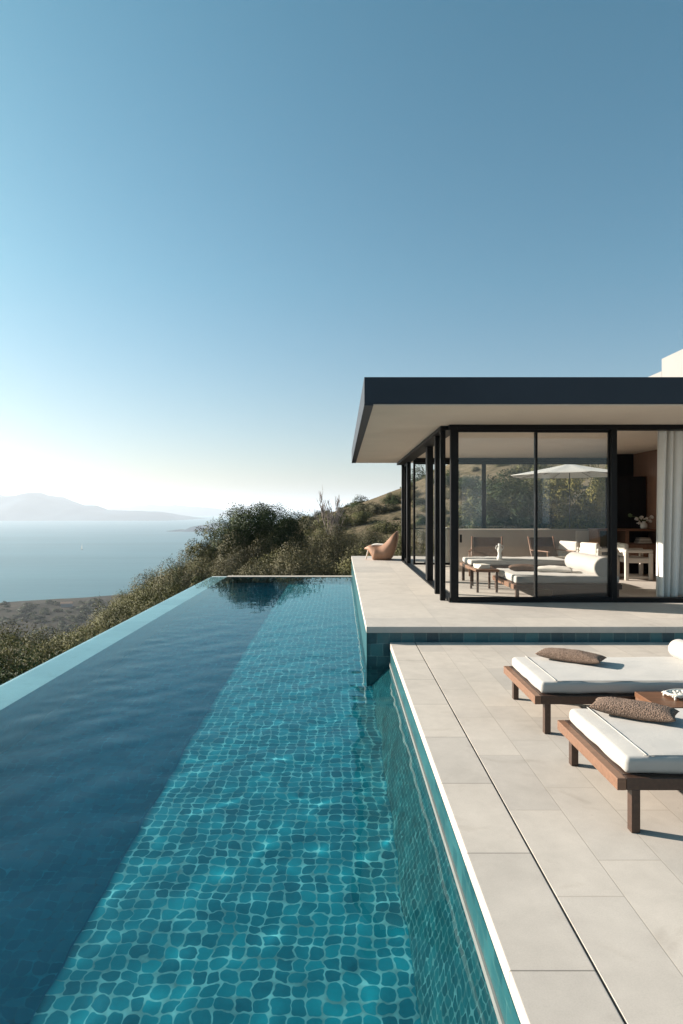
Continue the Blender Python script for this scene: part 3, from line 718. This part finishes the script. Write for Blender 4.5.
for x in (.01, .355): boxo('door', M['black_panel'], kb, x, x+.335, -.02, -.001, .05, 2.14, bevel=.003)
fv = empty('flower_vase', (6.52, 13.80, ZU+1.0), 0, 'small pale vase with white blossoms on the walnut counter', 'vase')
MB().lathe([(.05, 0), (.075, .04), (.07, .10), (.035, .14), (.04, .16)], 20).build('vase_body', M['ceramic'], fv, True)
fl_ = random.Random(5)
for (tx, tz) in ((-.30, .28), (-.16, .20), (-.05, .23), (.05, .20), (.12, .16), (-.10, .12), (.16, .24)):
    stem = MB().tube([(0, 0, .12), (tx*.4, 0, .12+(tz-.1)*.7), (tx, .02*fl_.uniform(-1, 1), tz)], .004, 6).build('stem', M['stem_green'], fv, True)
    m = MB()
    for k in range(9):
        a = fl_.uniform(0, 6.28); b = fl_.uniform(-.6, 1.2); c = Vector((tx, 0, tz))+Vector((math.cos(a)*math.cos(b), math.sin(a)*math.cos(b), math.sin(b)))*.03
        m.obox(c, .045, .04, .008, a, b, b*.5)
    m.build('blossom', M['stem_green'] if tx < -.2 else M['petal'], fv)
# ribbed floor vase near the corner, and white box lamp
rv = []
for k in range(33): z = .03+k*.0275; rv += [(.125, z), (.105, z+.012)]
tag(MB().lathe([(.1, 0), (.12, .01)]+rv+[(.09, .94), (.075, .95)], 28).build('ribbed_vase', M['ceramic'], None), 'tall ribbed white floor vase left of the low wall', 'vase').location = (2.775, 16.55, ZU)
lp = empty('floor_lantern', (2.30, 17.05, ZU), 0, 'plain white floor lantern seen through the open side doorway', 'lantern')
boxo('lantern_shade', M['white_wall'], lp, -.05, .05, -.05, .05, .40, .98, bevel=.006)
boxo('lantern_stand', M['black_metal'], lp, -.012, .012, -.012, .012, .02, .399); boxo('lantern_base', M['black_metal'], lp, -.09, .09, -.09, .09, 0, .019)
# linen curtain
def curtain():
    n, mz = 420, 40; V = []
    for j in range(mz):
        t = j/(mz-1); z = ZU+.03+(SOF-.02-ZU-.03)*t
        for i in range(n):
            s_ = i/(n-1); x0 = 5.0-.085*(1-t)**1.5; x = x0+(6.9-x0)*s_
            ph = s_*2*math.pi*16+1.1*math.sin(s_*19)+.7*math.sin(s_*47+t*1.2)
            amp = .058+.02*math.sin(s_*31)+.015*(1-t); fl = max(0, 1-s_*9)
            y = YB+.36+amp*math.sin(ph+.35*math.sin(t*3))-.13*fl*(1-t)**2
            V.append((x+.012*math.cos(ph), y, z+(.02*math.sin(s_*40) if j == 0 else 0)))
    V = np.array(V); o = nmesh('linen_curtain', V, gridfaces(n, mz), M['curtain'])
    md = o.modifiers.new('solid', 'SOLIDIFY'); md.thickness = .004; return o
tag(curtain(), 'floor length pale linen curtain hanging at the right of the open doorway', 'curtain')

# ---------------------------------------------------------------- parasol, balustrade behind
pa = empty('parasol', (6.95, 19.5, ZU), 0, 'open cream parasol on the rear terrace behind the pavilion', 'parasol')
def canopy():
    n = 8; R_ = 1.66; V = [(0, 0, 2.82)]; Fc = []; rings = 8; seg = 48
    for k in range(1, rings+1):
        r = k/rings
        for i in range(seg):
            a = 2*math.pi*i/seg; p = (a*n/(2*math.pi)) % 1; edge_ = abs(p-.5)*2
            rad = R_*r*(math.cos(math.pi/n)/math.cos((p-.5)*2*math.pi/n))*1.0/math.cos(math.pi/n)*1.0
            sag = .05*(1-edge_**2)*math.sin(math.pi*min(r, 1)*.9)
            V.append((rad*math.cos(a), rad*math.sin(a), 2.82-.36*r**.9-sag*.6))
    for i in range(seg): Fc.append((0, 1+i, 1+(i+1) % seg))
    for k in range(rings-1):
        for i in range(seg): a = 1+k*seg+i; b = 1+k*seg+(i+1) % seg; Fc.append((a, a+seg, b+seg, b))
    return MB().add(V, Fc)
cn = canopy().build('canopy', M['white_fabric'], pa, True); md = cn.modifiers.new('s', 'SOLIDIFY'); md.thickness = .008
MB().tube([(0, 0, .05), (0, 0, 2.9)], .014, 12).build('pole', M['black_metal'], pa, True)
MB().lathe([(.28, 0), (.28, .05), (.05, .07), (.04, .2)], 24).build('base', M['black_metal'], pa)
for i in range(8):
    a = 2*math.pi*i/8; MB().tube([(0.03*math.cos(a), .03*math.sin(a), 2.74), (1.6*math.cos(a), 1.6*math.sin(a), 2.43)], .009, 6).build('rib', M['dark_wood'], pa)
gb = empty('glass_balustrade', (1.95, 19.40, ZU), 0, 'low glass balustrade along the far end of the terrace', 'balustrade')
boxo('glass_panel', M['glass'], gb, 0, 1.6, 0, .012, .03, .82); boxo('top_rail', M['black_metal'], gb, -.01, 1.61, -.008, .02, .821, .84)
for x in (0.0, .8, 1.58): boxo('clamp', M['black_metal'], gb, x, x+.03, -.01, .022, 0, .029)

# ---------------------------------------------------------------- foliage
def leafmesh(name, clumps, nleaf, size, mat, seed, up=.35, slim=.62, shell_=.20):
    r = np.random.RandomState(seed); C = np.array([c[:3] for c in clumps], float); Rr = np.array([c[3] for c in clumps], float)
    sqz = np.array([c[4] if len(c) > 4 else 1 for c in clumps]); pr = Rr**2; pr /= pr.sum(); k = r.choice(len(C), nleaf, p=pr)
    d = r.normal(size=(nleaf, 3)); d /= np.linalg.norm(d, axis=1)[:, None]
    rad = Rr[k]*(r.rand(nleaf)**shell_)*(1+.09*r.normal(size=nleaf).clip(-1.5, 2.5)); P = C[k]+d*rad[:, None]*np.stack([np.ones(nleaf), np.ones(nleaf), sqz[k]], 1)
    ax = d*.35+r.normal(size=(nleaf, 3))*.8; ax[:, 2] += up*.4; ax /= np.linalg.norm(ax, axis=1)[:, None]
    t = np.cross(ax, r.normal(size=(nleaf, 3))); t /= np.linalg.norm(t, axis=1)[:, None]
    s_ = size*(.6+.8*r.rand(nleaf))[:, None]
    nd = P-C.mean(0); g_ = np.cross(t, ax); fl_s = np.sign((g_*(d+.6*nd/np.linalg.norm(nd, axis=1)[:, None])).sum(1))[:, None]; t = t*np.where(fl_s == 0, 1, fl_s)
    a = P-ax*s_*.5; b = P+t*s_*slim*.5+ax*s_*.05; c = P+ax*s_*.55; e = P-t*s_*slim*.5+ax*s_*.05
    V = np.stack([a, b, c, e], 1).reshape(-1, 3); Fq = np.arange(nleaf*4).reshape(-1, 4)
    me = bpy.data.meshes.new(name); me.vertices.add(len(V)); me.vertices.foreach_set('co', V.astype(np.float32).ravel())
    me.loops.add(Fq.size); me.loops.foreach_set('vertex_index', Fq.astype(np.int32).ravel()); me.polygons.add(len(Fq))
    me.polygons.foreach_set('loop_start', np.arange(0, Fq.size, 4, dtype=np.int32)); me.update(calc_edges=True); me.materials.append(mat)
    cen = C.mean(0)*np.array([1, 1, .6]); o_ = P-cen; o_ /= np.linalg.norm(o_, axis=1)[:, None]
    N = d*.9+o_*.4+r.normal(size=(nleaf, 3))*.13; N /= np.linalg.norm(N, axis=1)[:, None]
    me.polygons.foreach_set('use_smooth', np.ones(nleaf, bool)); me.normals_split_custom_set(np.repeat(N, 4, 0).tolist())
    return me
def dome(seed, n=34, h=1.0, rmin=.16, rmax=.40, flat=.9):
    """clumps of a shrub of radius 1 and height about h, base at 0"""
    r = np.random.RandomState(seed); cl = []
    for _ in range(n):
        a = r.uniform(0, 2*np.pi); e = math.asin(r.uniform(.0, 1)**.9); q = r.uniform(.55, .95)
        wob_ = 1+.22*math.sin(2*a+seed)+.15*math.sin(3*a+2*seed)
        cl.append((q*math.cos(e)*math.cos(a)*wob_, q*math.cos(e)*math.sin(a)*wob_, .12+q*math.sin(e)*h*.85*(1+.15*r.normal()), r.uniform(rmin, rmax), r.uniform(.8, 1.25)))
    for _ in range(int(n*.35)):   # inner mass
        cl.append((r.uniform(-.5, .5), r.uniform(-.5, .5), r.uniform(.1, .6)*h, r.uniform(.25, .4)))
    for _ in range(5):            # sprigs
        a = r.uniform(0, 6.28); q = r.uniform(.1, .7); cl.append((q*math.cos(a), q*math.sin(a), h*(1.0-.25*q)+.05, .10, 2.0))
    return cl
KINDS_ = {'leaf_olive': 3, 'leaf_dark': 2, 'leaf_dry': 3, 'leaf_sunny': 1}
PRO = {}; PLO = {}
sd_ = 10
for k, n in KINDS_.items():
    PRO[k] = []; PLO[k] = []
    for _ in range(n):
        sd_ += 1; PRO[k].append(leafmesh('shrub', dome(sd_), 60000, .021, M[k], sd_)); 
        PLO[k].append(leafmesh('hill_shrub', dome(sd_+50, 16, .8, .3, .5), 6500, .062, M[k], sd_+50))
def put(me, name, x, y, z, sx, sz, rz, label, group, cat='shrub'):
    o = bpy.data.objects.new(name, me); col.objects.link(o); o.location = (x, y, z); o.scale = (sx, sx*rnd.uniform(.85, 1.15), sz); o.rotation_euler.z = rz
    return tag(o, label, cat, group)
def sil(px, S):
    return float(np.interp(px, [a for a, _ in S], [b for _, b in S]))
LAB = {'leaf_olive': 'olive green shrub', 'leaf_dark': 'dark green shrub', 'leaf_dry': 'dry grey brown shrub', 'leaf_sunny': 'yellow green shrub'}
def scatter(n, xr, yr, S, hr, kinds, place, seed, lo=False, wid=1.0, mindist=.8, minh=.6):
    r = random.Random(seed); pts = []; made = 0
    for _ in range(n*12):
        if made >= n: break
        x = r.uniform(*xr); y = r.uniform(*yr); px = XC+F*x/y
        if px < -60 or px > 760: continue
        if any((x-a)**2+(y-b)**2 < mindist**2 for a, b in pts): continue
        zb = h1(x, y)-.15; h = r.uniform(*hr)*(1.35 if r.random() < .4 else 1); rad = h*.62*wid; dx = rad/y*F
        lim = max(sil(px, S), sil(px-dx*.6, S), sil(px+dx*.6, S))
        zt = EYE-(lim-YH)*y/F
        if zb+h*1.02 > zt: h = (zt-zb)/1.05
        h *= r.uniform(.78, 1.0)
        if h < minh: continue
        rad = min(rad, h*.9*wid, 1.55*wid if not lo else 9); k = r.choice(kinds); me = r.choice((PLO if lo else PRO)[k]); pts.append((x, y)); made += 1
        put(me, 'shrub', x, y, zb, rad, h*.95, r.uniform(0, 6.28), LAB[k]+' '+place[0], LAB[k]+'s '+place[1])
    return made
# left belt beyond the infinity edge
SL = [(-80, 640), (0, 634), (25, 628), (45, 632), (60, 625), (75, 604), (90, 592), (105, 585), (125, 578), (140, 570), (150, 565), (165, 563), (180, 557), (197, 550), (207, 545), (230, 545), (300, 545), (400, 545)]
pl = ('in the thicket below the left infinity edge', 'in the thicket below the left infinity edge')
scatter(44, (-7.6, -4.9), (9.0, 25), SL, (2.8, 4.4), ['leaf_olive', 'leaf_olive', 'leaf_dry', 'leaf_dark'], pl, 1, mindist=.95, wid=1.15)
scatter(44, (-14, -6.3), (12, 34), SL, (3.4, 6.0), ['leaf_olive', 'leaf_dark', 'leaf_olive', 'leaf_dry'], pl, 2, mindist=1.2, wid=1.1)
scatter(26, (-26, -10.5), (16, 40), [(-80, 640), (0, 630), (25, 626), (45, 632), (70, 640), (120, 610), (200, 560), (400, 545)], (4.0, 7.5), ['leaf_dark', 'leaf_dark', 'leaf_olive'], ('in the dark hollow farther down the left slope', 'in the dark hollow down the left slope'), 3, mindist=1.9, wid=1.15)
# behind the far end of the pool
SB = [(150, 566), (207, 552), (215, 545), (240, 548), (262, 540), (285, 535), (305, 540), (330, 536), (352, 538), (400, 540), (430, 545)]
pb = ('in the front row behind the far pool edge', 'in the front row behind the far pool edge')
scatter(30, (-5.8, 2.8), (20.5, 24), SB, (2.2, 3.2), ['leaf_dry', 'leaf_olive', 'leaf_dry'], pb, 4, mindist=.95, wid=1.15)
SM = [(150, 560), (200, 530), (300, 528), (312, 529), (350, 527), (400, 526), (430, 526), (700, 526)]
scatter(40, (-9, 5), (24.5, 42), SM, (1.6, 3.4), ['leaf_dry', 'leaf_olive', 'leaf_dry', 'leaf_olive'], ('on the lower slope behind the pool', 'on the lower slope behind the pool'), 5, mindist=1.35, wid=1.2)
# hillside shrubs
SH = [(100, 575), (207, 530), (290, 514), (343, 505), (356, 499), (370, 499), (400, 488), (425, 470), (460, 458), (760, 440)]
scatter(60, (-12, 30), (34, 58), SH, (.5, 1.3), ['leaf_olive', 'leaf_dry', 'leaf_dry', 'leaf_dry'], ('on the foot of the dry hillside', 'on the foot of the dry hillside'), 16, lo=True, wid=1.4, mindist=1.4, minh=.4)
scatter(120, (-14, 46), (52, 96), SH, (.4, 1.5), ['leaf_olive', 'leaf_dry', 'leaf_dark', 'leaf_dry'], ('dotted on the dry hillside', 'dotted on the dry hillside'), 6, lo=True, wid=1.5, mindist=1.5, minh=.35)
# individual shrubs that mark the ridge
def marker(px, ytop, Y, h, rad, kind, label):
    x = (px-XC)/F*Y; zt = EYE-(ytop-YH)*Y/F
    return put(PLO[kind][0], 'shrub', x, Y, zt-h, rad, h*.95, rnd.uniform(0, 6), label, None)
marker(361, 498.5, 84, 1.9, 2.2, 'leaf_dark', 'low dark shrub on the ridge left of the black posts')
marker(419, 471, 84, 3.6, 2.3, 'leaf_dark', 'rounded dark shrub on the ridge between the black posts')
marker(418, 502, 62, 1.8, 1.6, 'leaf_dark', 'small dark shrub halfway up the slope between the posts')
# the dark green tree behind the pool's far left corner
def tree(name, x, y, rad, hz0, hz1, kind, seed, label, nleaf=26000, size=.085, ncl=70, trunk_r=.14, flat=1.0, group=None):
    zb = h1(x, y); e = empty(name, (x, y, zb-.1), 0, label, 'tree', group); r = np.random.RandomState(seed); cl = []
    zc_ = (hz0+hz1)/2-zb+.1; hh = (hz1-hz0)/2
    for _ in range(ncl):
        d = r.normal(size=3); d /= np.linalg.norm(d); q = r.uniform(.55, .93)
        if d[2] < -.2: q *= .8
        fl_2 = np.sign(d[2])*abs(d[2])**flat
        cl.append((d[0]*rad*q, d[1]*rad*q, zc_+fl_2*hh*q, rad*r.uniform(.15, .30), r.uniform(.8, 1.1)))
    for _ in range(28): cl.append((r.uniform(-.6, .6)*rad, r.uniform(-.5, .5)*rad, zc_+r.uniform(-.5, .4)*hh, rad*.28))
    nleaf = int(nleaf*1.8); size *= .66
    me = leafmesh('crown', cl, nleaf, size, M[kind], seed); o = bpy.data.objects.new('crown', me); col.objects.link(o); o.parent = e
    tm = MB(); tm.tube([(0, 0, 0), (.06, .03, zc_*.35), (0, .05, zc_*.7), (.05, 0, zc_)], [trunk_r, trunk_r*.8, trunk_r*.6, trunk_r*.4], 9)
    for k in range(9):
        a = k*2.4; z0 = zc_*(.35+.06*k); L_ = rad*.75; tm.tube([(0, .03, z0), (math.cos(a)*L_*.5, math.sin(a)*L_*.5, z0+L_*.35), (math.cos(a)*L_, math.sin(a)*L_, z0+L_*.55)], [trunk_r*.45, trunk_r*.3, trunk_r*.1], 6)
    tm.build('trunk', M['bark'], e, True); return e
tree('evergreen_tree', -3.35, 26.5, 2.2, -2.4, 1.78, 'leaf_dark', 71, 'broad dark evergreen tree standing behind the far left pool corner', 70000, .075, 130, flat=.55)
tree('evergreen_tree', -5.1, 25.2, 1.15, -2.4, 1.15, 'leaf_olive', 72, 'smaller olive tree against the left flank of the dark evergreen', 14000, .075, 40)
# trees behind the pavilion
TG = 'trees behind the pavilion'
tree('olive_tree', 9.0, 24.0, 1.7, -1.4, 3.7, 'leaf_sunny', 81, 'sunlit yellow green tree behind the parasol', 22000, .10, 60, group=TG)
tree('olive_tree', 6.5, 24.5, 1.8, -1.4, 3.3, 'leaf_dark', 82, 'dark tree seen behind the left half of the parasol', 22000, .10, 60, group=TG)
tree('olive_tree', 7.9, 25.8, 1.6, -1.4, 3.9, 'leaf_olive', 83, 'olive tree seen just above the middle of the parasol', 20000, .10, 60, group=TG)
tree('olive_tree', 5.2, 24.8, 1.3, -1.4, 2.4, 'leaf_olive', 84, 'small olive tree leftmost of the trees behind the pavilion', 16000, .10, 50, group=TG)
tree('olive_tree', 10.9, 25.6, 1.6, -1.4, 3.6, 'leaf_dark', 85, 'tall dark tree farthest right behind the pavilion', 20000, .10, 60, group=TG)
scatter(14, (3.0, 11), (24.6, 30), [(0, 522), (700, 522)], (1.6, 2.6), ['leaf_dark', 'leaf_olive', 'leaf_sunny'], ('in the low hedge behind the pavilion', 'in the low hedge behind the pavilion'), 8, mindist=.9)
# bare tree
def bare(x, y, zb, H_, label, seed):
    e = empty('bare_tree', (x, y, zb), 0, label, 'tree'); r = random.Random(seed); tr_ = MB(); br = MB()
    def grow(m, p, d, L_, rad, lvl):
        pts = [p]; q = p
        for k in range(4):
            d = (d+Vector((r.uniform(-.12, .12), r.uniform(-.12, .12), .06))).normalized(); q = q+d*L_/4; pts.append(q)
        rad = max(rad, .012); m.tube(pts, [rad, rad*.85, rad*.7, rad*.55, rad*.4], 6 if lvl < 1 else 4)
        if lvl >= 3: return
        for k in range(7 if lvl == 0 else 5):
            a = r.uniform(0, 6.28); sp = r.uniform(.25, .5); nd = (d+Vector((math.cos(a)*sp, math.sin(a)*sp, .15))).normalized()
            i = r.choice((1, 2, 3, 4)); grow(br, pts[i], nd, L_*r.uniform(.35, .6), rad*.5, lvl+1)
    for k in range(5):
        a = k*1.26+r.uniform(-.3, .3); grow(tr_, Vector((0, 0, 0)), Vector((math.cos(a)*.22, math.sin(a)*.22, 1)).normalized(), H_*r.uniform(.6, .85), .05, 0)
    tr_.build('trunk', M['bare_twig'], e, True); br.build('crown', M['bare_twig'], e, True)
zb = h1(-.72, 48); bare(-.72, 48, zb-.1, (EYE+(YH-501)*48/F)-zb, 'bare leafless tree on the slope left of the scoop chair', 4)
# trees and scrub on the coast plain, far below
r = random.Random(12); nplain = 0; pm = leafmesh('plain_tree', dome(99, 12, .7, .35, .6), 900, .22, M['leaf_dark'], 99)
for _ in range(900):
    if nplain >= 150: break
    y = r.uniform(330, 640); x = r.uniform(-.56, -.33)*y; z = h1(x, y)
    if z < -94.6 or z > -85: continue
    s_ = r.uniform(1.5, 4.5); put(pm, 'tree', x, y, z-.3, s_*1.3, s_, r.uniform(0, 6), 'small dark tree on the coast plain by the sea', 'trees on the coast plain', 'tree'); nplain += 1
for (x, y, a) in ((-262, 610, .3),):
    hb = empty('farmhouse', (x, y, h1(x, y)), a, None, 'house'); hb['label'] = 'tiny white farmhouse far below on the coast plain'
    boxo('wall', M['white_wall'], hb, -5, 5, -3, 3, -1, 3.2); MB().add([(-5.4, -3.4, 3.2), (5.4, -3.4, 3.2), (5.4, 3.4, 3.2), (-5.4, 3.4, 3.2), (-5.4, 0, 4.8), (5.4, 0, 4.8)], [(0, 1, 5, 4), (2, 3, 4, 5), (1, 2, 5), (3, 0, 4), (0, 3, 2, 1)]).build('roof', M['terracotta'], hb)
# a sail boat on the sea
by = 96.6*F/(549.5-YH); bx = (82-XC)/F*by
sb = empty('sailboat', (bx, by, SZ), R(-45), 'tiny white sailboat on the open sea', 'sailboat')
MB().add([(-6, 0, 1.6), (-4, 1.7, 1.4), (3, 1.6, 1.4), (7, 0, 1.8), (3, -1.6, 1.4), (-4, -1.7, 1.4), (-4, 0, -.3), (4, 0, -.3)], [(0, 1, 2, 3, 4, 5), (0, 6, 1), (1, 6, 7, 2), (2, 7, 3), (3, 7, 4), (4, 7, 6, 5), (5, 6, 0)]).build('hull', M['white_wall'], sb)
MB().add([(1, -.03, 2.2), (-5, -.03, 2.4), (1, -.03, 15), (1, .03, 2.2), (-5, .03, 2.4), (1, .03, 15)], [(0, 1, 2), (3, 5, 4), (0, 3, 4, 1), (1, 4, 5, 2), (2, 5, 3, 0)]).build('sail', M['white_fabric'], sb)
MB().tube([(1.1, 0, 1.4), (1.1, 0, 15.5)], .1, 8).build('mast', M['ceramic'], sb)
